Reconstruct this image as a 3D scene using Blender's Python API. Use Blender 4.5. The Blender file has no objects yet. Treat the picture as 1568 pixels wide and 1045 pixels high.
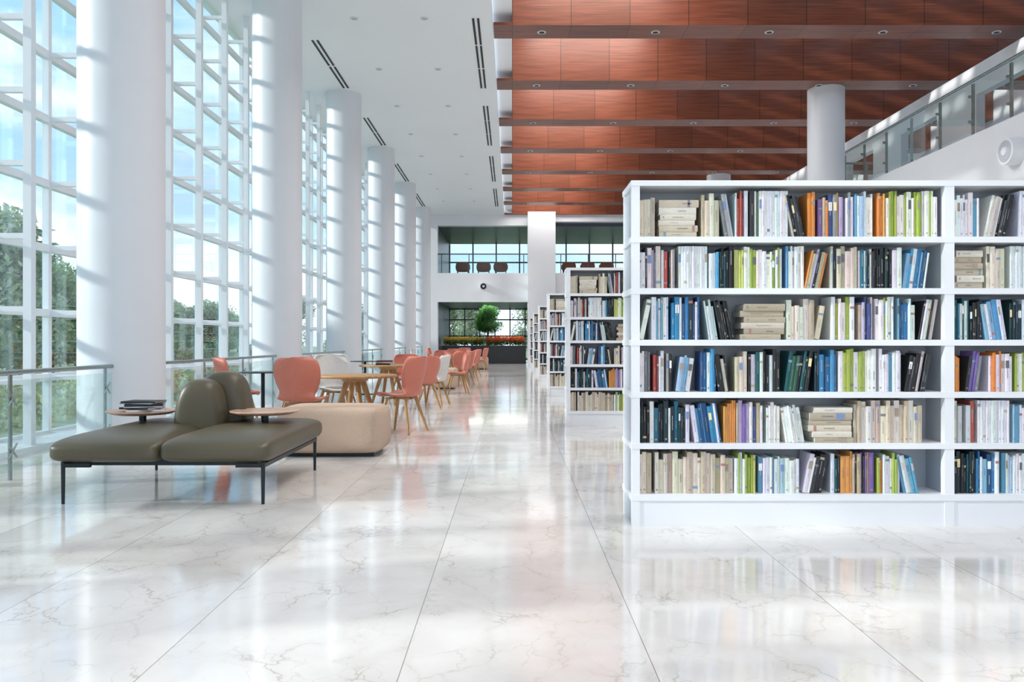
import bpy, math, random
import numpy as np
from mathutils import Vector, Matrix
random.seed(7)
S=bpy.context.scene
F=1254.0; H=1.2
# ---------------------------------------------------------------- materials
def srgb(h):
    h=h.lstrip('#'); c=[int(h[i:i+2],16)/255 for i in (0,2,4)]
    return tuple((x/12.92 if x<=.04045 else ((x+.055)/1.055)**2.4) for x in c)
def newmat(name):
    m=bpy.data.materials.new(name); m.use_nodes=True
    nt=m.node_tree; b=nt.nodes['Principled BSDF']; return m,nt,b
def N(nt,t,**k):
    n=nt.nodes.new(t)
    for a,v in k.items(): setattr(n,a,v)
    return n
def mat(name,col,rough=.5,metal=0,bump=0,bscale=50,var=0.03):
    m,nt,b=newmat(name)
    c=srgb(col) if isinstance(col,str) else col
    b.inputs['Roughness'].default_value=rough; b.inputs['Metallic'].default_value=metal
    tc=N(nt,'ShaderNodeTexCoord'); no=N(nt,'ShaderNodeTexNoise'); no.inputs['Scale'].default_value=bscale
    nt.links.new(tc.outputs['Object'],no.inputs['Vector'])
    r=N(nt,'ShaderNodeValToRGB')
    r.color_ramp.elements[0].position=.3; r.color_ramp.elements[1].position=.7
    r.color_ramp.elements[0].color=(*[x*(1-var) for x in c],1)
    r.color_ramp.elements[1].color=(*[min(1,x*(1+var)) for x in c],1)
    nt.links.new(no.outputs['Fac'],r.inputs['Fac']); nt.links.new(r.outputs['Color'],b.inputs['Base Color'])
    if bump:
        bp=N(nt,'ShaderNodeBump'); bp.inputs['Strength'].default_value=bump; bp.inputs['Distance'].default_value=.01
        nt.links.new(no.outputs['Fac'],bp.inputs['Height']); nt.links.new(bp.outputs['Normal'],b.inputs['Normal'])
    return m
def glassmat(name,tint,refl=.12):
    m=bpy.data.materials.new(name); m.use_nodes=True; nt=m.node_tree; nt.nodes.clear()
    o=N(nt,'ShaderNodeOutputMaterial'); t=N(nt,'ShaderNodeBsdfTransparent'); g=N(nt,'ShaderNodeBsdfGlossy'); mx=N(nt,'ShaderNodeMixShader')
    t.inputs[0].default_value=(*tint,1); g.inputs['Roughness'].default_value=.02; g.inputs[0].default_value=(.9,1,1,1)
    lw=N(nt,'ShaderNodeLayerWeight'); lw.inputs['Blend'].default_value=.25
    mu=N(nt,'ShaderNodeMath',operation='MULTIPLY'); mu.inputs[1].default_value=refl*2.5
    ad=N(nt,'ShaderNodeMath',operation='ADD'); ad.inputs[1].default_value=.03
    nt.links.new(lw.outputs['Facing'],mu.inputs[0]); nt.links.new(mu.outputs[0],ad.inputs[0])
    nt.links.new(ad.outputs[0],mx.inputs[0]); nt.links.new(t.outputs[0],mx.inputs[1]); nt.links.new(g.outputs[0],mx.inputs[2]); nt.links.new(mx.outputs[0],o.inputs[0])
    return m
def colmat(name,rough=.45,translucent=False):
    m,nt,b=newmat(name); a=N(nt,'ShaderNodeVertexColor'); a.layer_name='Col'
    no=N(nt,'ShaderNodeTexNoise'); no.inputs['Scale'].default_value=60
    tc=N(nt,'ShaderNodeTexCoord'); nt.links.new(tc.outputs['Object'],no.inputs['Vector'])
    mr=N(nt,'ShaderNodeMapRange'); mr.inputs[3].default_value=.88; mr.inputs[4].default_value=1.1
    nt.links.new(no.outputs['Fac'],mr.inputs[0])
    mx=N(nt,'ShaderNodeVectorMath',operation='SCALE'); nt.links.new(a.outputs['Color'],mx.inputs[0]); nt.links.new(mr.outputs[0],mx.inputs['Scale'])
    nt.links.new(mx.outputs[0],b.inputs['Base Color']); b.inputs['Roughness'].default_value=rough
    if translucent:
        tr=N(nt,'ShaderNodeBsdfTranslucent'); ms=N(nt,'ShaderNodeMixShader'); ms.inputs[0].default_value=.45
        nt.links.new(mx.outputs[0],tr.inputs[0]); nt.links.new(b.outputs[0],ms.inputs[1]); nt.links.new(tr.outputs[0],ms.inputs[2])
        nt.links.new(ms.outputs[0],nt.nodes['Material Output'].inputs[0])
    return m
M_white=mat('white_paint','#e6e9ed',.35,bscale=3,var=.01)
M_col=mat('column_paint','#e0e3e8',.4,bscale=3,var=.01)
M_ceil=mat('ceiling_white','#eceff2',.45,bscale=.4,var=.015)
M_shelf=mat('shelf_lacquer','#f0f2f5',.25,bscale=2,var=.01)
M_shelfin=mat('shelf_inner','#b9bec6',.5,bscale=3,var=.03)
M_frame=mat('frame_white','#e8ebef',.35,bscale=3,var=.01)
M_dark=mat('dark_metal','#2d3237',.35,.6,bscale=20)
M_slot=mat('vent_black','#15171a',.6)
M_olive=mat('olive_leather','#554e3c',.38,bump=.12,bscale=140,var=.05)
M_peach=mat('peach_shell','#d07a66',.45,bscale=30,var=.03)
M_shellw=mat('white_shell','#dedad5',.45,bscale=30)
M_pad=mat('grey_pad','#8f8781',.8,bump=.2,bscale=120)
M_boucle=mat('boucle','#c8ae99',.95,bump=.7,bscale=160,var=.12)
M_olight=mat('rail_steel','#98a6a6',.25,.7)
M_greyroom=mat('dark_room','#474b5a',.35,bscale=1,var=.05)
M_granite=mat('black_granite','#2b2e33',.3,bscale=25,var=.6)
M_lampring=mat('lamp_ring','#dfe2e6',.3,.3)
M_soil=mat('soil','#3b2a1e',.9,bump=.5,bscale=30,var=.3)
M_bark=mat('bark','#5a4a3b',.9,bump=.6,bscale=30,var=.3)
M_glass=glassmat('window_glass',(.93,.97,.98),.10)
M_gl2=glassmat('rail_glass',(.90,.95,.945),.10)
M_books=colmat('books_mat',.5); M_leaf=colmat('foliage',.7,True)
def woodmat(name,c1,c2,rough,axis='X',joint=None,scale=1.0):
    m,nt,b=newmat(name); tc=N(nt,'ShaderNodeTexCoord'); mp=N(nt,'ShaderNodeMapping')
    mp.inputs['Scale'].default_value=((.5,8,22) if axis=='X' else (12,12,.8)) 
    nt.links.new(tc.outputs['Object'],mp.inputs[0])
    no=N(nt,'ShaderNodeTexNoise'); no.inputs['Scale'].default_value=2*scale; no.inputs['Detail'].default_value=6; no.inputs['Distortion'].default_value=.6
    nt.links.new(mp.outputs[0],no.inputs['Vector'])
    r=N(nt,'ShaderNodeValToRGB'); r.color_ramp.elements[0].position=.3; r.color_ramp.elements[1].position=.7
    r.color_ramp.elements[0].color=(*srgb(c1),1); r.color_ramp.elements[1].color=(*srgb(c2),1)
    nt.links.new(no.outputs['Fac'],r.inputs['Fac']); out=r.outputs['Color']
    if joint:
        sp=N(nt,'ShaderNodeSeparateXYZ'); nt.links.new(tc.outputs['Object'],sp.inputs[0])
        d=N(nt,'ShaderNodeMath',operation='DIVIDE'); d.inputs[1].default_value=joint; nt.links.new(sp.outputs['X'],d.inputs[0])
        fl=N(nt,'ShaderNodeMath',operation='FLOOR'); nt.links.new(d.outputs[0],fl.inputs[0])
        fr=N(nt,'ShaderNodeMath',operation='FRACT'); nt.links.new(d.outputs[0],fr.inputs[0])
        lt=N(nt,'ShaderNodeMath',operation='LESS_THAN'); lt.inputs[1].default_value=.012; nt.links.new(fr.outputs[0],lt.inputs[0])
        wn=N(nt,'ShaderNodeTexWhiteNoise',noise_dimensions='1D'); nt.links.new(fl.outputs[0],wn.inputs['W'])
        mr=N(nt,'ShaderNodeMapRange'); mr.inputs[3].default_value=.86; mr.inputs[4].default_value=1.1; nt.links.new(wn.outputs['Value'],mr.inputs[0])
        sc=N(nt,'ShaderNodeVectorMath',operation='SCALE'); nt.links.new(out,sc.inputs[0]); nt.links.new(mr.outputs[0],sc.inputs['Scale'])
        mx=N(nt,'ShaderNodeMix',data_type='RGBA'); nt.links.new(lt.outputs[0],mx.inputs[0]); nt.links.new(sc.outputs[0],mx.inputs[6]); mx.inputs[7].default_value=(.03,.012,.006,1)
        out=mx.outputs[2]
    nt.links.new(out,b.inputs['Base Color']); b.inputs['Roughness'].default_value=rough
    return m
M_beam=woodmat('beam_wood','#5c3020','#8a4b33',.33,'X',1.2)
M_oak=woodmat('light_oak','#9f7445','#c09462',.4,'Z')
M_tray=woodmat('tray_wood','#b58e78','#d6b29b',.4,'Z')
def floormat():
    m,nt,b=newmat('marble_tile'); L=nt.links.new
    tc=N(nt,'ShaderNodeTexCoord'); sp=N(nt,'ShaderNodeSeparateXYZ'); L(tc.outputs['Object'],sp.inputs[0])
    def band(out,off,w,half):
        a=N(nt,'ShaderNodeMath',operation='SUBTRACT'); a.inputs[1].default_value=off; L(out,a.inputs[0])
        d=N(nt,'ShaderNodeMath',operation='DIVIDE'); d.inputs[1].default_value=w; L(a.outputs[0],d.inputs[0])
        r=N(nt,'ShaderNodeMath',operation='ROUND'); L(d.outputs[0],r.inputs[0])
        s=N(nt,'ShaderNodeMath',operation='SUBTRACT'); L(d.outputs[0],s.inputs[0]); L(r.outputs[0],s.inputs[1])
        ab=N(nt,'ShaderNodeMath',operation='ABSOLUTE'); L(s.outputs[0],ab.inputs[0])
        lt=N(nt,'ShaderNodeMath',operation='LESS_THAN'); lt.inputs[1].default_value=half/w; L(ab.outputs[0],lt.inputs[0])
        fl=N(nt,'ShaderNodeMath',operation='FLOOR'); L(d.outputs[0],fl.inputs[0])
        return lt.outputs[0],fl.outputs[0]
    jx,ix=band(sp.outputs['X'],-.405,.925,.0018)
    cb=N(nt,'ShaderNodeCombineXYZ'); mu=N(nt,'ShaderNodeMath',operation='MULTIPLY'); mu.inputs[1].default_value=3.7; L(ix,mu.inputs[0]); L(mu.outputs[0],cb.inputs['Z']); L(mu.outputs[0],cb.inputs['Y'])
    ad=N(nt,'ShaderNodeVectorMath',operation='ADD'); L(tc.outputs['Object'],ad.inputs[0]); L(cb.outputs[0],ad.inputs[1])
    def vein(scale,width,seedz,rot,dz):
        nz=N(nt,'ShaderNodeTexNoise'); nz.inputs['Scale'].default_value=3.2; nz.inputs['Detail'].default_value=6; nz.inputs['Roughness'].default_value=.6; L(ad.outputs[0],nz.inputs['Vector'])
        sv=N(nt,'ShaderNodeVectorMath',operation='SCALE'); sv.inputs['Scale'].default_value=dz; L(nz.outputs['Color'],sv.inputs[0])
        av=N(nt,'ShaderNodeVectorMath',operation='ADD'); L(ad.outputs[0],av.inputs[0]); L(sv.outputs[0],av.inputs[1])
        mp=N(nt,'ShaderNodeMapping'); mp.inputs['Location'].default_value=(seedz,seedz*2,seedz); mp.inputs['Rotation'].default_value=(0,0,rot); mp.inputs['Scale'].default_value=(1,.55,1); L(av.outputs[0],mp.inputs[0])
        vo=N(nt,'ShaderNodeTexVoronoi',feature='DISTANCE_TO_EDGE'); vo.inputs['Scale'].default_value=scale; L(mp.outputs[0],vo.inputs['Vector'])
        mr=N(nt,'ShaderNodeMapRange'); mr.inputs[1].default_value=0; mr.inputs[2].default_value=width; mr.inputs[3].default_value=1; mr.inputs[4].default_value=0; L(vo.outputs['Distance'],mr.inputs[0])
        return mr.outputs[0]
    v1=vein(3.0,.022,3,.6,.45); v2=vein(6.5,.03,9,-.5,.3); v3=vein(3.0,.2,3,.6,.45)
    mk=N(nt,'ShaderNodeTexNoise'); mk.inputs['Scale'].default_value=3.0; mk.inputs['Detail'].default_value=3; L(ad.outputs[0],mk.inputs['Vector'])
    mr=N(nt,'ShaderNodeMapRange'); mr.inputs[1].default_value=.42; mr.inputs[2].default_value=.62; L(mk.outputs['Fac'],mr.inputs[0])
    m1=N(nt,'ShaderNodeMath',operation='MULTIPLY'); L(v1,m1.inputs[0]); L(mr.outputs[0],m1.inputs[1])
    m2=N(nt,'ShaderNodeMath',operation='MULTIPLY'); L(v2,m2.inputs[0]); L(mr.outputs[0],m2.inputs[1])
    m2b=N(nt,'ShaderNodeMath',operation='MULTIPLY'); L(m2.outputs[0],m2b.inputs[0]); m2b.inputs[1].default_value=.45
    m3=N(nt,'ShaderNodeMath',operation='MULTIPLY'); L(v3,m3.inputs[0]); m3.inputs[1].default_value=.18
    mm=N(nt,'ShaderNodeMath',operation='MAXIMUM'); L(m1.outputs[0],mm.inputs[0]); L(m2b.outputs[0],mm.inputs[1])
    mm2=N(nt,'ShaderNodeMath',operation='ADD'); L(mm.outputs[0],mm2.inputs[0]); L(m3.outputs[0],mm2.inputs[1])
    ms=N(nt,'ShaderNodeMath',operation='MULTIPLY'); L(mm2.outputs[0],ms.inputs[0]); ms.inputs[1].default_value=.42
    cl=N(nt,'ShaderNodeTexNoise'); cl.inputs['Scale'].default_value=1.4; cl.inputs['Detail'].default_value=5; L(ad.outputs[0],cl.inputs['Vector'])
    r=N(nt,'ShaderNodeValToRGB'); r.color_ramp.elements[0].position=.35; r.color_ramp.elements[1].position=.62
    r.color_ramp.elements[0].color=(*srgb('#d3cfcc'),1); r.color_ramp.elements[1].color=(*srgb('#e3e0dd'),1); L(cl.outputs['Fac'],r.inputs['Fac'])
    x1=N(nt,'ShaderNodeMix',data_type='RGBA'); L(ms.outputs[0],x1.inputs[0]); L(r.outputs['Color'],x1.inputs[6]); x1.inputs[7].default_value=(*srgb('#8a7868'),1)
    x2=N(nt,'ShaderNodeMix',data_type='RGBA'); L(jx,x2.inputs[0]); L(x1.outputs[2],x2.inputs[6]); x2.inputs[7].default_value=(*srgb('#8f8a85'),1)
    L(x2.outputs[2],b.inputs['Base Color']); b.inputs['Roughness'].default_value=.09; b.inputs['IOR'].default_value=1.7
    return m
M_floor=floormat()
M_grass=mat('grass','#8c9c74',.9,bump=.6,bscale=6,var=.3)
M_water=mat('lake_water','#7fa6c2',.3,bscale=1,var=.05)

class MB:
    def __init__(s): s.v=[];s.f=[];s.m=[];s.sm=[];s.c=[]; s.col=(1,1,1)
    def addv(s,pts):
        b=len(s.v); s.v.extend([tuple(p) for p in pts]); s.c.extend([s.col]*len(pts)); return b
    def poly(s,pts,m=0,sm=False):
        b=s.addv(pts); s.f.append(tuple(range(b,b+len(pts)))); s.m.append(m); s.sm.append(sm)
    def box(s,x0,x1,y0,y1,z0,z1,m=0,T=None):
        p=[(x0,y0,z0),(x1,y0,z0),(x1,y1,z0),(x0,y1,z0),(x0,y0,z1),(x1,y0,z1),(x1,y1,z1),(x0,y1,z1)]
        if T is not None: p=[T@Vector(q) for q in p]
        b=s.addv(p)
        for q in ((0,3,2,1),(4,5,6,7),(0,1,5,4),(1,2,6,5),(2,3,7,6),(3,0,4,7)):
            s.f.append(tuple(b+i for i in q)); s.m.append(m); s.sm.append(False)
    def cyl(s,p0,p1,r0,r1=None,n=16,m=0,cap=True,sm=True):
        r1=r0 if r1 is None else r1
        p0=Vector(p0);p1=Vector(p1);d=(p1-p0).normalized()
        a=d.orthogonal().normalized(); c=d.cross(a)
        ring=lambda p,r:[p+(a*math.cos(2*math.pi*i/n)+c*math.sin(2*math.pi*i/n))*r for i in range(n)]
        b=s.addv(ring(p0,r0)+ring(p1,r1))
        for i in range(n):
            j=(i+1)%n; s.f.append((b+i,b+j,b+n+j,b+n+i)); s.m.append(m); s.sm.append(sm)
        if cap:
            b2=s.addv(ring(p0,r0)); s.f.append(tuple(b2+i for i in reversed(range(n)))); s.m.append(m); s.sm.append(False)
            b2=s.addv(ring(p1,r1)); s.f.append(tuple(b2+i for i in range(n))); s.m.append(m); s.sm.append(False)
    def lathe(s,cx,cy,prof,n=32,m=0):
        b=s.addv([(cx+r*math.cos(2*math.pi*i/n),cy+r*math.sin(2*math.pi*i/n),z) for r,z in prof for i in range(n)])
        for k in range(len(prof)-1):
            for i in range(n):
                j=(i+1)%n; s.f.append((b+k*n+i,b+k*n+j,b+(k+1)*n+j,b+(k+1)*n+i)); s.m.append(m); s.sm.append(True)
    def soft(s,c,h,p=5,pz=None,n=14,m=0,fn=None,T=None):
        pz=pz or p
        for ax in range(3):
            for sg in (-1,1):
                pts=[]
                for i in range(n+1):
                    for j in range(n+1):
                        u=math.sin((-1+2*i/n)*math.pi/2)*.5+(-1+2*i/n)*.5; v=math.sin((-1+2*j/n)*math.pi/2)*.5+(-1+2*j/n)*.5
                        q=[0,0,0]; q[ax]=sg; q[(ax+1)%3]=u; q[(ax+2)%3]=v*sg
                        a=(abs(q[0])**p+abs(q[1])**p); k=(a**(pz/p)+abs(q[2])**pz)**(1/pz)
                        q=Vector(q)/k
                        if fn: q=fn(q)
                        w=Vector((c[0]+q[0]*h[0],c[1]+q[1]*h[1],c[2]+q[2]*h[2]))
                        if T is not None: w=T@w
                        pts.append(w)
                b=s.addv(pts)
                for i in range(n):
                    for j in range(n):
                        k=b+i*(n+1)+j; s.f.append((k,k+n+1,k+n+2,k+1)); s.m.append(m); s.sm.append(True)
    def build(s,name,mats,loc=(0,0,0),rot=0,merge=False,col=False):
        me=bpy.data.meshes.new(name); me.from_pydata(s.v,[],s.f)
        for mt in mats: me.materials.append(mt)
        me.polygons.foreach_set('material_index',s.m); me.polygons.foreach_set('use_smooth',s.sm)
        if col:
            a=me.color_attributes.new('Col','FLOAT_COLOR','POINT')
            a.data.foreach_set('color',np.array([(c[0],c[1],c[2],1) for c in s.c],dtype=np.float32).ravel())
        me.update()
        if merge:
            import bmesh
            bm=bmesh.new(); bm.from_mesh(me); bmesh.ops.remove_doubles(bm,verts=bm.verts,dist=.0005); bmesh.ops.recalc_face_normals(bm,faces=bm.faces); bm.to_mesh(me); bm.free()
        return place(me,name,loc,rot)
def place(me,name,loc=(0,0,0),rot=0,scale=1):
    o=bpy.data.objects.new(name,me); o.location=loc; o.rotation_euler=(0,0,rot); o.scale=(scale,)*3
    S.collection.objects.link(o); return o

# ---------------------------------------------------------------- shell
YB=-8.2; YE=41.8; ZC=7.65
b=MB(); b.box(-5.95,14,YB,50,-.12,0); b.build('floor',[M_floor])
b=MB(); b.box(-5.95,-.39,YB,YE+.2,ZC,ZC+.15); b.build('ceiling',[M_ceil])
b=MB(); b.box(-.39,.0,YB,YE,7.9,9.2); b.build('trim_1',[M_ceil])
b=MB()
y0=16.35-6.1*4
for k in range(9):
    for s_ in range(3):
        a=y0+6.1*k+s_*1.53
        if a>39 or a<YB+.2: continue
        for dx in (-.80,-.70): b.box(dx,dx+.045,a,a+1.44,ZC-.012,ZC+.01)
for k in range(-2,5):
    for dx in (-4.30,-4.19): 
        for q in (0,1): b.box(dx,dx+.045,9.24+6.1*k+2.2+q*1.7,9.24+6.1*k+3.8+q*1.7,ZC-.012,ZC+.01)
b.build('ceiling_vent',[M_slot])
b=MB()
for yy in np.arange(-5,40,3.05):
    for xx in (-1.75,-3.15):
        b.cyl((xx,yy,ZC-.012),(xx,yy,ZC+.01),.085,n=20,m=0); b.cyl((xx,yy,ZC-.016),(xx,yy,ZC),.06,n=20,m=1)
b.build('ceiling_downlight',[M_lampring,M_shelfin])
b=MB(); b.box(-.39,3.3,YB,YE,9.2,9.35)
x=3.3
while x<13: b.box(x+.75,x+1.6,YB,YE,9.2,9.24); x+=1.6
y=YB
while y<YE: b.box(3.3,13.98,y,y+.12,9.24,9.34); y+=.9
b.build('ceiling_skylight',[M_ceil])
bm_=MB(); bm_.box(-.38,13.98,0,.75,0,.06); bm_.box(.0,13.98,.0,.75,.06,1.54)
for i in range(6):
    xx=.62+2.37*i
    bm_.cyl((xx,.37,-.015),(xx,.37,.0),.09,n=20,m=1); bm_.cyl((xx,.37,-.018),(xx,.37,0),.06,n=20,m=2)
o0=bm_.build('ceiling_beam',[M_beam,M_lampring,M_slot],loc=(0,16.7,ZC))
for k in range(-6,8):
    if k!=0: place(o0.data,'ceiling_beam',(0,16.7+3.56*k,ZC))
cb=MB(); cb.lathe(0,0,[(.455,0),(.455,ZC)],64)
c0=cb.build('column',[M_col],loc=(-4.4,9.24,0))
for k in (-2,-1,1,2,3,4,5): place(c0.data,'column',(-4.4,9.24+6.1*k,0))
for yy in (21.0,31.9): place(c0.data,'column',(8.05,yy,0))
# left curtain wall
b=MB()
XI,XO=-5.28,-5.78
ys=[8.96+1.22*k for k in range(-14,27)]
lv=[.05,.75]+[1.55+.8*k for k in range(8)]
for y in ys:
    b.box(XI-.045,XI+.045,y-.045,y+.045,0,ZC); b.box(XO-.04,XO+.04,y-.035,y+.035,0,ZC)
    for z in lv: b.box(XO,XI,y-.03,y+.03,z-.03,z+.03)
for z in lv:
    b.box(XO-.04,XO+.05,ys[0],ys[-1],z-.045,z+.045)
b.box(XO-.1,XI+.1,ys[0],ys[-1],-.01,.06)
b.box(XO-.005,XO+.005,ys[0],ys[-1],.05,ZC,1)
b.build('window_1',[M_frame,M_glass])
b=MB()
for xx in np.arange(-5.9,14.1,1.99): b.box(xx-.05,xx+.05,YB-.2,YB-.1,0,9.2)
for z in (.05,2.4,4.8,7.2,9.15): b.box(-5.95,14,YB-.2,YB-.1,z-.05,z+.05)
b.build('window_2',[M_frame])
b=MB(); b.box(14,14.2,YB,50,0,9.35); b.build('wall_right',[M_white])
b=MB(); XW=10.45
b.box(XW,XW+.2,YB,YE,6.75,7.42)
for k in range(-3,13):
    y=4.2+3.56*k
    b.box(XW,XW+.2,y,y+1.7,5.285,6.75)
b.build('wall_mezzanine',[M_white])
b=MB(); b.box(9.1,13.98,YB+.1,23.9,3.2,5.28); b.build('balcony',[M_white])
b=MB()
for k in range(26):
    y=23.75-1.25*k
    if y<YB: break
    b.box(9.13,9.17,y-.03,y+.03,5.28,6.3); b.cyl((9.15,y,5.55),(9.06,y,5.55),.03,n=10); b.cyl((9.15,y,6.05),(9.06,y,6.05),.03,n=10)
b.cyl((9.13,YB+.3,6.36),(9.13,23.8,6.36),.035,n=12)
b.box(9.065,9.08,YB+.3,23.8,5.32,6.28,1)
b.cyl((9.15,23.78,6.36),(13.9,23.78,6.36),.035,n=12); b.box(9.15,13.9,23.77,23.785,5.32,6.28,1)
for xx in (10.3,11.5,12.7,13.8): b.box(xx-.03,xx+.03,23.76,23.8,5.28,6.34)
b.build('balcony_railing',[M_olight,M_gl2])
def speaker(loc,rot,r,fm):
    b=MB(); b.cyl((0,0,0),(0,-.22,0),r,r*.93,n=36); b.cyl((0,-.21,0),(0,-.225,0),r*.75,n=36,m=1); b.cyl((0,-.21,0),(0,-.25,0),r*.35,r*.28,n=24); b.build('round_speaker',[M_white,fm],loc=loc,rot=rot)
speaker((9.095,14.75,4.62),-math.pi/2,.26,M_shelfin); speaker((-1.45,YE-.005,3.98),0,.2,M_slot)
b=MB()
b.box(-5.95,-3.8,YE,YE+.5,0,ZC); b.box(-3.8,14,YE,YE+.5,3.2,4.67); b.box(-3.8,.8,YE,YE+.5,7.1,ZC); b.box(2.2,14,YE,YE+.5,7.3,9.3)
b.box(.8,2.2,YE-.4,YE+.5,0,ZC+.1); b.box(2.2,14,YE+.05,YE+.5,0,3.2); b.box(-.39,2.2,YE,YE+.5,ZC,9.3)
b.build('wall_back',[M_white])
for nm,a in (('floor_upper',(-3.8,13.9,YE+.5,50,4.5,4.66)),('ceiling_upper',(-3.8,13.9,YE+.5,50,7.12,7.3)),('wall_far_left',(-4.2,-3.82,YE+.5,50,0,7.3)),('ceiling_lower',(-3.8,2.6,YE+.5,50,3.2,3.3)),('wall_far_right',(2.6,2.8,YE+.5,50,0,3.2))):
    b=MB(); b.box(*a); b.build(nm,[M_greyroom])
b=MB()
for xx in np.arange(-3.8,13.9,1.42): b.box(xx-.04,xx+.04,49.9,50,4.66,7.12)
b.box(-3.8,13.9,49.9,50,5.95,6.03); b.box(-3.8,13.9,49.9,50,4.66,4.8)
for xx in np.arange(-3.8,2.6,.92): b.box(xx-.035,xx+.035,49.9,50,0,3.2)
for z in (.1,1.5,2.5,3.15): b.box(-3.8,2.6,49.9,50,z-.04,z+.04)
b.box(-3.8,13.9,49.94,49.95,4.66,7.1,1); b.box(-3.8,2.6,49.94,49.95,0,3.2,1)
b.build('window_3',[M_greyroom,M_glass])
b=MB(); b.cyl((-3.8,YE+.1,5.65),(.8,YE+.1,5.65),.03,n=8); b.cyl((2.2,YE+.1,5.65),(13.9,YE+.1,5.65),.03,n=8)
b.box(-3.8,.8,YE+.09,YE+.1,4.67,5.6,1); b.box(2.2,13.9,YE+.09,YE+.1,4.67,5.6,1)
for xx in list(np.arange(-3.6,.8,1.4))+list(np.arange(2.5,13.9,1.4)): b.box(xx-.02,xx+.02,YE+.08,YE+.12,4.67,5.65)
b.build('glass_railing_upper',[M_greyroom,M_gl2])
M_brown=mat('brown_leather','#7a4636',.5)
for xx in (-2.6,-1.5,-.6,3.0,4.0,5.0):
    b=MB()
    b.soft((0,-.15,.44),(.36,.07,.27),p=4,n=6); b.soft((0,.15,.36),(.34,.3,.1),p=4,n=6)
    for sx in (-.33,.33): b.soft((sx,.12,.46),(.05,.28,.13),p=4,n=5)
    for a in (-.28,.28):
        for c in (-.15,.4): b.cyl((a,c,0),(a,c,.39),.02,n=6)
    b.build('brown_armchair',[M_brown],loc=(xx,43.3,4.66))

# ---------------------------------------------------------------- left glass railing
b=MB(); XR=-4.3
for k in range(-2,5):
    a=9.24+6.1*k+.5; c=9.24+6.1*(k+1)-.42
    b.cyl((XR,a,.93),(XR,c,.93),.022,n=10)
    b.box(XR-.006,XR+.006,a+.03,c-.03,.08,.86,1)
    for y in np.linspace(a+.12,c-.12,4):
        b.box(XR-.03,XR-.015,y-.02,y+.02,0,.93)
        for z in (.25,.7):
            b.cyl((XR,y-.06,z-.06),(XR,y+.06,z+.06),.009,n=6); b.cyl((XR,y-.06,z+.06),(XR,y+.06,z-.06),.009,n=6)
b.build('glass_railing',[M_olight,M_gl2])

# ---------------------------------------------------------------- bookshelf
PX=.004225
xl=(968-784)*PX; bayw=(1447-968)*PX; pt=.062
rows_z=[(1.876,2.20),(1.542,1.838),(1.208,1.508),(.87,1.17),(.537,.832),(.207,.50)]
b=MB(); DEP=.42; NB=3; XRt=xl+NB*bayw+pt
for i in range(NB+1):
    x=xl+i*bayw; w=.05 if i in(0,NB) else pt
    if i==NB: x=XRt-w
    b.box(x,x+w,0,.05,0,2.21); b.box(x,x+w,DEP-.05,DEP,0,2.21)
    b.box(x+.012,x+w-.012,.05,DEP-.05,.0,2.21,1)
for z0,z1 in ((2.205,2.24),(1.838,1.876),(1.504,1.542),(1.17,1.208),(.832,.87),(.50,.537),(.165,.207)):
    b.box(xl-.006,XRt+.006,-.004,DEP+.004,z0,z1)
b.box(xl+.05,XRt-.05,.006,DEP-.006,0,.165)
b.box(xl+.05,XRt-.05,.27,.285,.2,2.21,1)
bs=b.build('bookshelf',[M_shelf,M_shelfin],loc=(0,5.3,0))
P=lambda s:[srgb(x) for x in s.split()]
G=dict(
 cream=P('#d3c8b5 #cbbfaa #ddd5c6 #beb19b #e2dccf #b5a892 #d8cdbc'),
 whiteset=P('#eceef0 #e8eaee'),
 grey=P('#c9cbcf #a9adb3 #e4e5e8 #77797e #d6d0c6 #2f3136 #e8e8e8'),
 lime=P('#eeefea #aabb55 #ecede6 #c0cb72 #eaece6 #98aa48 #eff0ec #eceee8'),
 dark=P('#1b2f3a #1e2024 #16545c #25282e #246a84 #183b39 #dfe4e8 #17191d'),
 blue=P('#3583b6 #2d70a2 #86b5d2 #27507c #e3e8ec #4f9dca #1e3440 #e8ebee'),
 light=P('#eaeef0 #a5c5d8 #ececed #c9d8e2 #5f9abb #e4e6e8 #ececea'),
 rain=P('#dd8c46 #de9f5a #c4b496 #475484 #78609f #b4a8ca #2f2d35 #8a8f97 #e6e4e0'),
 mixw=P('#ecece9 #ededed #e0823e #e8eaec #d8dadd #ececec #aabb55'),
 red=P('#bb564e #d8dbe0 #85454b #e8e8e8 #d68878'),
 black=P('#1f2023 #26282c #dededf #191a1e #3b3d42 #c0bbb1'),
 green=P('#31584b #22423a #407668 #24282c #16545c'),
 orange=P('#e08a42 #e2a056'))
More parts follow.
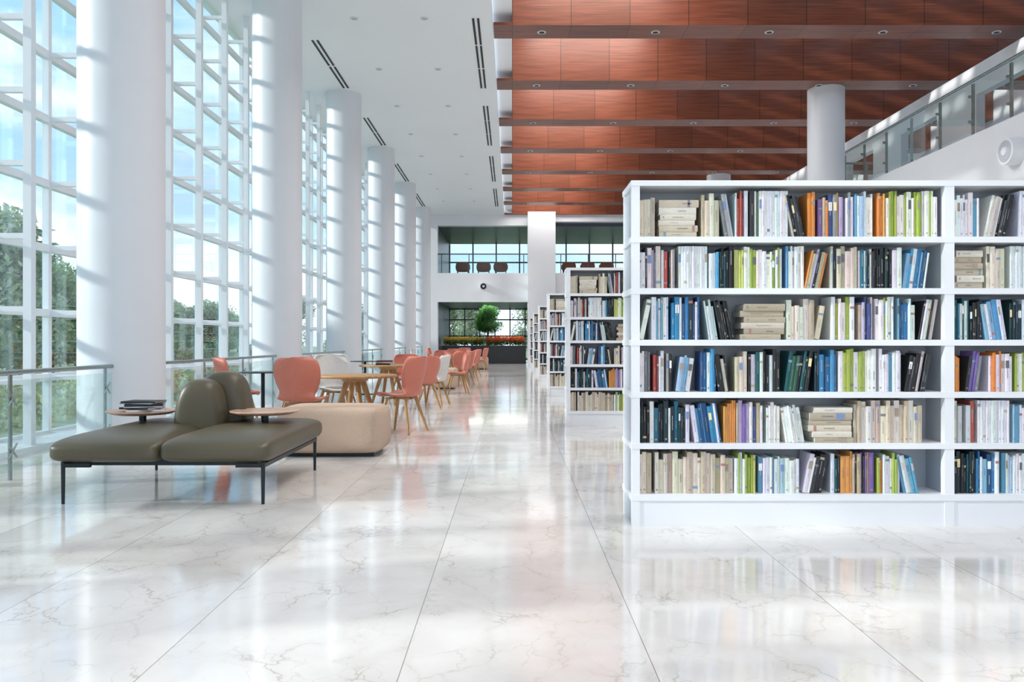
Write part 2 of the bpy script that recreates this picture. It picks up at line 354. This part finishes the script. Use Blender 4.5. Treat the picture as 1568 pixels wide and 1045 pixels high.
def book(B,x,z,t,h,d,ang,col,T0=None,yf=.025):
    if T0 is not None: T=T0
    elif ang>0: T=Matrix.Translation((x+t,0,z))@Matrix.Rotation(ang,4,'Y')@Matrix.Translation((-t,0,0))
    elif ang<0: T=Matrix.Translation((x,0,z))@Matrix.Rotation(ang,4,'Y')
    else: T=Matrix.Translation((x,0,z))
    c=min(.003,t*.15); y0=yf+random.uniform(0,.018); y1=y0+d
    B.col=col
    B.box(0,c,y0+.003,y1,0,h,0,T); B.box(t-c,t,y0+.003,y1,0,h,0,T)
    prof=[(0,y0+.004),(t*.2,y0+.001),(t*.5,y0),(t*.8,y0+.001),(t,y0+.004)]
    for (xa,ya),(xb,yb) in zip(prof[:-1],prof[1:]):
        B.poly([T@Vector(q) for q in ((xa,ya,0),(xb,yb,0),(xb,yb,h),(xa,ya,h))],0,True)
    B.poly([T@Vector((xa,ya,h)) for xa,ya in prof]+[T@Vector((t,y0+.008,h)),T@Vector((0,y0+.008,h))])
    B.col=(.72,.69,.62); B.box(c,t-c,y0+.008,y1-.004,.003,h-.004,0,T)
    lum=sum(col)/3
    if t>.009:
        lc=random.choice([(.04,.04,.05),(.2,.15,.1),(.08,.14,.3),(.3,.3,.3)]) if lum>.3 else random.choice([(.8,.8,.8),(.6,.48,.25),(.55,.65,.7)])
        k=random.uniform(.25,.65); B.col=tuple(a*(1-k)+b_*k for a,b_ in zip(lc,col)); yl=y0-.0008
        def q(xa,xb,za,zb): B.poly([T@Vector(k) for k in ((xa,yl,za),(xb,yl,za),(xb,yl,zb),(xa,yl,zb))])
        st=random.random()
        w=t*random.uniform(.10,.2); a=h*random.uniform(.2,.6); l=h*random.uniform(.15,.35)
        zz=a
        while zz<min(a+l,h*.9):
            s_=random.uniform(.003,.012); q(t/2-w/2,t/2+w/2,zz,zz+s_); zz+=s_+.002
        if st<.35: q(t*.3,t*.7,h*.07,h*.07+.010)
        if st>.8:
            B.col=tuple(x*.6+.15 for x in random.choice([(.5,.1,.08),(.1,.3,.5),(.6,.5,.2),(.1,.1,.1)])); za=random.choice([.86,.12,.72]); q(t*.04,t*.96,h*za,h*(za+.06))
        if .35<st<.5:
            B.col=tuple(min(1,x*1.5+.08) for x in lc); q(t*.12,t*.88,h*.62,h*.82)
def fill(B,x0,x1,z0,z1,grp,mode):
    pal=G[grp]; clr=z1-z0
    if mode=='H':
        z=z0; n=6
        for i in range(n):
            t=random.uniform(.034,.048)
            if z+t>z1-.02: break
            L=(x1-x0)*random.uniform(.84,.97); off=random.uniform(0,(x1-x0)-L)
            T=Matrix.Translation((x0+off,0,z+t))@Matrix.Rotation(math.pi/2,4,'Y')
            book(B,0,0,t,L,.2,0,random.choice(pal),T0=T); z+=t+.0005
        return
    x=x0; i=0; hh=clr*.93
    baseh=random.uniform(.8,.9)*clr
    ang0=0
    if mode in 'RL': ang0=random.uniform(.12,.22)*(1 if mode=='R' else -1)
    while True:
        t=random.choice([.012,.014,.017,.021,.025,.03]) if grp!='whiteset' else .0165
        if grp in('cream',): t=random.uniform(.02,.036)
        h=min(clr*.93,baseh*random.uniform(.88,1.1)) if grp!='whiteset' else hh
        ang=ang0
        st=t/math.cos(ang)
        end=x+st
        if end>x1-.001: break
        col=random.choice(pal)
        col=tuple(min(1,c*random.uniform(.9,1.08)) for c in col)
        if ang: h=min(h,clr*.88)
        book(B,x,z0+.0005,t,h,random.uniform(.15,.2),ang,col)
        x=end+.0006; i+=1
R1=[[(980,1008,'cream','v'),(1009,1074,'cream','H'),(1076,1112,'cream','v'),(1112,1126,'grey','L'),(1128,1150,'red','v'),(1150,1164,'grey','v'),(1165,1210,'whiteset','v'),(1216,1238,'black','L'),(1240,1256,'orange','v'),(1256,1298,'rain','v'),(1298,1312,'grey','v'),(1312,1346,'light','v'),(1347,1360,'orange','v'),(1360,1440,'lime','v')],
[(980,1014,'grey','v'),(1014,1026,'red','v'),(1026,1040,'grey','v'),(1041,1088,'whiteset','v'),(1088,1104,'blue','v'),(1104,1126,'dark','v'),(1127,1206,'lime','v'),(1206,1234,'light','v'),(1234,1262,'rain','R'),(1275,1284,'black','v'),(1284,1318,'cream','v'),(1318,1386,'dark','v'),(1386,1420,'blue','R')],
[(980,992,'lime','R'),(999,1030,'light','v'),(1030,1080,'blue','v'),(1088,1104,'light','L'),(1106,1132,'black','L'),(1134,1206,'cream','H'),(1207,1250,'cream','v'),(1250,1266,'cream','R'),(1276,1318,'lime','v'),(1318,1344,'rain','v'),(1344,1378,'mixw','v'),(1378,1408,'blue','v'),(1410,1438,'black','R')],
[(980,1002,'grey','v'),(1002,1022,'red','v'),(1022,1034,'black','v'),(1036,1062,'light','R'),(1074,1100,'blue','v'),(1102,1126,'black','L'),(1128,1148,'cream','v'),(1148,1200,'dark','v'),(1204,1240,'green','R'),(1250,1286,'blue','v'),(1287,1350,'lime','v'),(1350,1386,'light','v'),(1388,1424,'black','R')],
[(980,1060,'dark','v'),(1066,1108,'blue','L'),(1110,1130,'orange','v'),(1130,1176,'rain','v'),(1176,1200,'mixw','v'),(1206,1240,'light','L'),(1241,1310,'cream','H'),(1311,1422,'cream','v')],
[(980,1004,'cream','v'),(1004,1126,'cream','v'),(1127,1164,'lime','v'),(1164,1230,'light','v'),(1232,1264,'black','R'),(1276,1290,'dark','v'),(1291,1306,'orange','v'),(1306,1346,'rain','v'),(1346,1384,'mixw','v'),(1388,1412,'light','L')]]
w_=1447-968
R2=[[(1464,1506,'light','v'),(1512,1550,'black','R'),(1566,1620,'whiteset','v'),(1620,1700,'rain','v'),(1700,1790,'dark','v'),(1790,1915,'lime','v')],
[(1463,1511,'cream','H'),(1516,1546,'cream','v'),(1552,1580,'whiteset','v'),(1590,1680,'blue','v'),(1680,1760,'lime','v'),(1770,1820,'black','L'),(1822,1915,'mixw','v')],
[(1464,1510,'dark','v'),(1514,1550,'blue','L'),(1552,1640,'dark','v'),(1640,1720,'light','v'),(1720,1790,'cream','H'),(1792,1915,'cream','v')],
[(1463,1478,'orange','v'),(1482,1510,'rain','R'),(1520,1560,'mixw','v'),(1560,1640,'lime','v'),(1640,1700,'whiteset','v'),(1700,1800,'dark','v'),(1800,1915,'blue','v')],
[(1464,1482,'grey','v'),(1484,1500,'red','v'),(1502,1552,'whiteset','v'),(1556,1640,'light','v'),(1640,1720,'lime','v'),(1730,1790,'black','R'),(1810,1910,'cream','v')],
[(1464,1500,'dark','v'),(1500,1540,'blue','v'),(1540,1620,'light','v'),(1620,1700,'rain','v'),(1700,1780,'cream','v'),(1780,1915,'dark','v')]]
R3=[[(a+2*w_,b_+2*w_,g_,m_) for a,b_,g_,m_ in r] for r in (R1[3],R1[4],R1[1],R1[0],R1[5],R1[2])]
Bk=MB()
for RR in (R1,R2,R3):
    for (z0,z1),r in zip(rows_z,RR):
        for a,c,g_,m_ in r: fill(Bk,(a-784)*PX,(c-784)*PX,z0,z1,g_,m_)
bo=Bk.build('books',[M_books],loc=(0,0,0),col=True); bo.parent=bs
for k in range(1,6):
    q=place(bs.data,'bookshelf',(0,5.3+6.3*k,0)); q2=place(bo.data,'books',(0,0,0)); q2.parent=q

# ---------------------------------------------------------------- olive bench
b=MB()
def puff(q):
    ax,ay=abs(q.x),abs(q.y)
    z=q.z+(0.16*(1-ax**4)*(1-ay**4) if q.z>0 else 0)
    return Vector((q.x,q.y*(1-.02*ax**4),z))
for cx in (-2.985,-2.175): b.soft((cx,6.83,.388),(.4088,.90,.108),p=17,pz=3.6,n=30,fn=puff)
b.box(-3.25,-1.9,6.12,7.5,.27,.32,1)
for x in (-3.3,-1.83):
    for y in (6.0,7.62):
        sx=-1 if x<-2.5 else 1
        b.cyl((x,y+(.02 if y<7 else -.02),0),(x,y+(.02 if y<7 else -.02),.31),.012,.016,n=12,m=1)
        b.box(min(x,x-sx*.2),max(x,x-sx*.2),y+.01,y+.04,.27,.30,1)
    b.box(x-.015,x+.015,6.02,7.62,.27,.30,1)
TR=Matrix.Rotation(math.pi/2,4,'X')
def arch(cx,y0,y1,w,top,lean):
    def fn(q):
        if q.y<0: return Vector((q.x,q.y*.12,q.z))
        return Vector((q.x*(1-.10*q.y)+lean*q.y,q.y,q.z))
    b.soft((cx,.47,-(y0+y1)/2),(w,top-.47,(y1-y0)/2),p=2.9,pz=4.5,n=22,fn=fn,T=TR)
arch(-2.655,6.83,7.17,.20,.875,.05)
arch(-2.56,7.12,7.47,.235,.93,.05)
b.build('lounge_bench',[M_olive,M_dark])
for cx in (-3.17,-2.12):
    b=MB(); z=.575
    b.lathe(cx,7.03,[(0,z),(.23,z),(.29,z+.022),(.295,z+.03),(.285,z+.03),(.25,z+.024),(0,z+.024)],40)
    b.cyl((cx,7.03,.513),(cx,7.03,z),.03,n=12,m=1)
    b.build('serving_tray',[M_tray,M_dark])
b=MB(); z=.60
for i,(c,t) in enumerate([('#dfe2e6',.018),('#1e2024',.016),('#c8ccd2',.012),('#22252b',.018),('#8f97a0',.01),('#17181b',.012)]):
    T=Matrix.Translation((-3.14+random.uniform(-.03,.03),7.02,z))@Matrix.Rotation(random.uniform(-.35,.35),4,'Z')
    b.col=srgb(c); b.box(-.15,.15,-.105,.105,0,.002,0,T); b.box(-.15,.15,-.105,.105,t-.002,t,0,T); b.box(-.15,.15,-.105,-.102,0,t,0,T)
    b.col=(.75,.74,.7); b.box(-.147,.147,-.101,.102,.002,t-.002,0,T); z+=t+.0005
b.build('magazine_stack',[M_books],col=True)
def pouf(x0,x1,y0,y1,h):
    b=MB(); b.soft(((x0+x1)/2,(y0+y1)/2,.03+h/2),((x1-x0)/2,(y1-y0)/2,h/2),p=7,pz=7,n=22)
    b.box(x0+.1,x1-.1,y0+.1,y1-.1,0,.06,1); b.build('pouf',[M_boucle,M_dark],merge=True)
pouf(-2.45,-1.33,8.4,9.15,.49); pouf(-1.98,-1.36,20.3,20.9,.5); pouf(-1.6,-1.0,34.4,35,.5)

# ---------------------------------------------------------------- chairs
def chairmesh(name,backmat):
    import bmesh
    prof=np.array([(.235,.432,.20),(.19,.45,.235),(.08,.447,.25),(-.05,.435,.25),(-.15,.437,.235),(-.215,.475,.21),(-.245,.54,.21),(-.262,.62,.24),(-.28,.71,.265),(-.30,.80,.268),(-.313,.87,.252),(-.321,.91,.222),(-.324,.93,.17)])
    t=np.linspace(0,len(prof)-1,38)
    P_=[]
    for a in t:
        i=min(int(a),len(prof)-2); f=a-i
        p0=prof[max(i-1,0)];p1=prof[i];p2=prof[i+1];p3=prof[min(i+2,len(prof)-1)]
        P_.append(.5*((2*p1)+(-p0+p2)*f+(2*p0-5*p1+4*p2-p3)*f*f+(-p0+3*p1-3*p2+p3)*f**3))
    bm=bmesh.new(); grid=[]
    for k,(y,z,w) in enumerate(P_):
        bk=min(1,max(0,(z-.44)/.12)) if y<-.1 else 0
        row=[]
        for j in range(15):
            u=-1+2*j/14
            row.append(bm.verts.new((u*w,y+bk*.12*u*u,z+(1-bk)*.035*abs(u)**3)))
        grid.append(row)
    fs=[]
    for k in range(len(grid)-1):
        for j in range(14):
            f=bm.faces.new((grid[k][j],grid[k][j+1],grid[k+1][j+1],grid[k+1][j])); f.material_index=0; f.smooth=True; fs.append(f)
    bmesh.ops.recalc_face_normals(bm,faces=fs)
    bmesh.ops.solidify(bm,geom=fs,thickness=.018)
    b=MB()
    b.soft((0,.03,.462),(.215,.19,.022),p=4,pz=2.5,n=10,m=1)
    for sx in (-1,1):
        for sy in (-1,1):
            b.cyl((sx*.13,.0+sy*.12,.43),(sx*.235,.0+sy*.235,0),.023,.014,n=10,m=2)
    b.box(-.14,.14,-.13,-.10,.405,.43,2); b.box(-.14,.14,.10,.13,.405,.43,2); b.box(-.015,.015,-.13,.13,.405,.43,2)
    me=bpy.data.meshes.new(name); me.from_pydata(b.v,[],b.f); me.polygons.foreach_set('material_index',b.m); me.polygons.foreach_set('use_smooth',b.sm)
    bm.from_mesh(me); bm.to_mesh(me); bm.free()
    for m_ in (backmat,M_pad,M_oak): me.materials.append(m_)
    return me
CP=chairmesh('dining_chair',M_peach); CW=chairmesh('dining_chair_white',M_shellw)
def chair(me,x,y,tx,ty,s=1.0):
    r=math.atan2(ty-y,tx-x)-math.pi/2
    place(me,'dining_chair',(x,y,0),r,s)
def tbl(x,y,r=.56):
    b=MB(); b.lathe(0,0,[(0,.715),(r-.02,.715),(r,.725),(r,.742),(r-.006,.748),(0,.748)],48)
    for k in range(4):
        a=k*math.pi/2+.5; c,s_=math.cos(a),math.sin(a)
        b.cyl((c*.09,s_*.09,.715),(c*.34,s_*.34,0),.042,.022,n=12)
    b.cyl((0,0,.66),(0,0,.715),.16,.2,n=24)
    return b.build('round_table',[M_oak],loc=(x,y,0))
t1=tbl(-2.10,10.95)
chair(CP,-2.52,9.86,-2.4,10.9,1.08); chair(CP,-1.45,10.75,-2.3,11.1,1.08); chair(CW,-2.62,12.15,-2.1,11.2,1.08)
b=MB(); b.lathe(0,0,[(0,.735),(.33,.735),(.34,.742),(.33,.75),(0,.75)],36); b.cyl((0,0,.01),(0,0,.735),.028,n=12); b.lathe(0,0,[(.22,0),(.22,.01),(.03,.02)],30)
for (x,y) in ((-3.65,12.0),(-3.3,18.4),(-3.3,26)): 
    if y==12.0: sm0=b.build('side_table',[M_dark],loc=(x,y,0))
    else: place(sm0.data,'side_table',(x,y,0))
chair(CP,-3.74,11.2,-3.0,11.6,1.05); chair(CP,-3.55,13.6,-3.6,12)
for (x,y,k) in ((-2.35,15.6,0),(-2.2,22.6,1),(-2.2,27.4,2),(-2.1,32.0,4)):
    place(t1.data,'round_table',(x,y,0),k*.4)
    chair(CW if k==0 else CP,x+.88,y-.2,x,y); chair(CP,x+.15,y+1.05,x,y); 
    if k in(0,1): chair(CP,x+.75,y-1.0,x-.1,y)
    if k!=1: chair(CW if k==2 else CP,x-.95,y+.1,x,y)
chair(CP,-1.3,24.6,-2.2,24.4); chair(CP,-1.25,18.7,-2.2,18.5)
b=MB(); z=.7485
for c,t in (('#20242a',.03),('#d9dce0',.025),('#7a3d33',.03)):
    b.col=srgb(c); T=Matrix.Translation((-2.4,15.5,z))@Matrix.Rotation(random.uniform(-.4,.4),4,'Z'); b.box(-.15,.15,-.1,.1,0,.004,0,T); b.box(-.15,.15,-.1,.1,t-.004,t,0,T); b.box(-.15,.15,-.1,-.097,0,t,0,T)
    b.col=(.75,.74,.7); b.box(-.147,.147,-.097,.098,.003,t-.003,0,T); z+=t+.0005
b.build('book_stack',[M_books],col=True)

# ---------------------------------------------------------------- plants
def leafcloud(b,c,r,n,cols,size,rng=random):
    for _ in range(n):
        d=Vector((rng.gauss(0,1),rng.gauss(0,1),rng.gauss(0,1))).normalized()*(rng.random()**.4)
        p=Vector((c[0]+d.x*r[0],c[1]+d.y*r[1],c[2]+d.z*r[2]))
        a=Vector((rng.gauss(0,1),rng.gauss(0,1),rng.gauss(0,1))).normalized(); q=a.orthogonal().normalized()
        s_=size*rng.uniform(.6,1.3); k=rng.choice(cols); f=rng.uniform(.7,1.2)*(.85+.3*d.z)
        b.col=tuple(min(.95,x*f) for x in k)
        b.poly([p-a*s_,p+q*s_*.38,p+a*s_,p-q*s_*.38],0)
greens=P('#b0c492 #a2b98a #c2d0a2 #98af82 #cbd6b2'); olives=P('#c2ccba #cad4be #b0bbaa #d4dcca')
def tree(name,h,spread,cols,n=9000,leaf=.12,low=.22):
    rng=random.Random(int(h*100)); b=MB(); b.col=srgb('#5a4a3b')
    b.cyl((0,0,0),(0,0,h*.55),h*.022+.02,h*.012+.01,n=8,m=1)
    cl=[]
    for i in range(21):
        z=h*rng.uniform(low,.86); a=rng.uniform(0,6.28); rr=rng.uniform(.2,1)*spread*.66*(1.1-.5*z/h)
        e=(math.cos(a)*rr,math.sin(a)*rr,z); b.col=srgb('#5a4a3b'); b.cyl((0,0,z*.7),e,.03*h/5,.012,n=6,m=1); cl.append(e)
    cl.append((0,0,h*.86))
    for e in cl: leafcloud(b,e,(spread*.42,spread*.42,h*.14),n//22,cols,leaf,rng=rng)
    return b.build(name,[M_leaf,M_bark],col=True)
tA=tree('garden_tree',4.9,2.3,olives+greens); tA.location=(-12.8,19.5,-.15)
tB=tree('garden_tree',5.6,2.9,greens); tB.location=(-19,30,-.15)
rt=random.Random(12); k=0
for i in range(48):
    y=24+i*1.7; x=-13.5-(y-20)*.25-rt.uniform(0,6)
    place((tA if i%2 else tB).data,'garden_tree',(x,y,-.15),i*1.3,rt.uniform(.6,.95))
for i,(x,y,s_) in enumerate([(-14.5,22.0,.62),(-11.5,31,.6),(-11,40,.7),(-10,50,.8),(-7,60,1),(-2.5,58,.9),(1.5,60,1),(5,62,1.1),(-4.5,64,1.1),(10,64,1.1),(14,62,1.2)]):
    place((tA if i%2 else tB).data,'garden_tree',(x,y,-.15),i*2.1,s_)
b=MB(); rng=random.Random(4)
for i in range(60):
    y=6.5+i*.75+rng.uniform(-.3,.3); x=-7.0-rng.uniform(0,2.0); r=rng.uniform(.35,.62)
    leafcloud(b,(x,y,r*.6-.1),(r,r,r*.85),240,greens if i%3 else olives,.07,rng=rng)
    if i%2==0: leafcloud(b,(x,y,r*1.0),(r*.9,r*.9,r*.35),26,P('#e8c23a #f0d860'),.035,rng=rng)
b.build('shrub_border',[M_leaf],col=True)
b=MB(); b.box(-160,-5.95,-60,200,-.3,-.14); b.box(-5.95,90,50.2,200,-.3,-.14); b.build('ground',[M_grass])
b=MB(); b.box(-150,-52,10,190,-.14,-.10); b.build('lake',[M_water])
b=MB()
b.box(-1.45,.74,43.4,44.6,0,.95,0); b.box(-3.75,-1.45,43.9,44.9,0,.95,0); b.build('planter_box',[M_granite,M_soil])
b=MB(); rng=random.Random(9); gr=P('#7f9a58 #70904c #98b06a #668450')
for i in range(9): leafcloud(b,(-1.25+i*.22,43.85,1.17),(.22,.3,.2),170,gr,.06,rng=rng); leafcloud(b,(-1.25+i*.22,43.72,1.3),(.2,.3,.17),130,P('#e8482e #f5703c #f5a04a'),.06,rng=rng)
for i in range(9): leafcloud(b,(-3.55+i*.24,44.3,1.17),(.2,.3,.2),170,gr,.06,rng=rng); leafcloud(b,(-3.55+i*.24,44.25,1.3),(.2,.3,.14),100,P('#f2c838 #e8d060'),.055,rng=rng)
b.build('planter_flowers',[M_leaf],col=True)
tI=tree('indoor_tree',2.2,1.05,P('#42803a #4c9044 #66a656 #3a6e34'),6500,.07,low=.32); tI.location=(-1.3,44.15,.95)

# ---------------------------------------------------------------- lights
w=bpy.data.worlds.new('sky'); S.world=w; w.use_nodes=True; nt=w.node_tree; bg=nt.nodes['Background']
tc=N(nt,'ShaderNodeTexCoord'); sp=N(nt,'ShaderNodeSeparateXYZ'); nt.links.new(tc.outputs['Generated'],sp.inputs[0])
r=N(nt,'ShaderNodeValToRGB'); e=r.color_ramp.elements; e[0].position=.0; e[0].color=(.68,.82,.93,1); e[1].position=.6; e[1].color=(.22,.46,.82,1)
x_=e.new(.22); x_.color=(.38,.62,.90,1); nt.links.new(sp.outputs['Z'],r.inputs['Fac'])
mp=N(nt,'ShaderNodeMapping'); mp.inputs['Scale'].default_value=(1,1,2.6); nt.links.new(tc.outputs['Generated'],mp.inputs[0])
no=N(nt,'ShaderNodeTexNoise'); no.inputs['Scale'].default_value=3.2; no.inputs['Detail'].default_value=8; no.inputs['Roughness'].default_value=.55; nt.links.new(mp.outputs[0],no.inputs['Vector'])
cr=N(nt,'ShaderNodeValToRGB'); cr.color_ramp.elements[0].position=.43; cr.color_ramp.elements[1].position=.64; nt.links.new(no.outputs['Fac'],cr.inputs['Fac'])
mx=N(nt,'ShaderNodeMix',data_type='RGBA'); nt.links.new(cr.outputs['Color'],mx.inputs[0]); nt.links.new(r.outputs['Color'],mx.inputs[6]); mx.inputs[7].default_value=(1,1,1,1)
nt.links.new(mx.outputs[2],bg.inputs['Color']); bg.inputs['Strength'].default_value=1.08
sl=bpy.data.lights.new('sun','SUN'); sl.energy=2.5; sl.angle=math.radians(2.6); sl.color=(1,.96,.90)
so=bpy.data.objects.new('sun',sl); S.collection.objects.link(so)
d=Vector((.95,.21,-.35)).normalized(); so.rotation_euler=d.to_track_quat('-Z','Y').to_euler()
def area(nm,loc,sx,sy,en):
    al=bpy.data.lights.new(nm,'AREA'); al.shape='RECTANGLE'; al.size=sx; al.size_y=sy; al.energy=en; al.color=(1,.97,.93)
    ao=bpy.data.objects.new(nm,al); S.collection.objects.link(ao); ao.location=loc
for k in range(-6,8): area('beam_well_fill',(1.9,16.7+3.56*k-1.4,9.15),3.0,2.2,125)  # added fill lights, hidden in the wells between the beams
area('far_room_fill',(-.6,44.6,3.15),4,2,90); area('far_room_fill',(4,45.5,7.05),12,2,30)  # extra fill added to brighten both far rooms, no fixtures modelled
# ---------------------------------------------------------------- camera
cd=bpy.data.cameras.new('camera'); cd.lens=36*F/1568; cd.sensor_width=36; cd.clip_end=500
co=bpy.data.objects.new('camera',cd); co.location=(0,0,H); co.rotation_euler=(math.pi/2,0,0); S.collection.objects.link(co); S.camera=co
S.view_settings.view_transform='Standard'; S.view_settings.exposure=.58
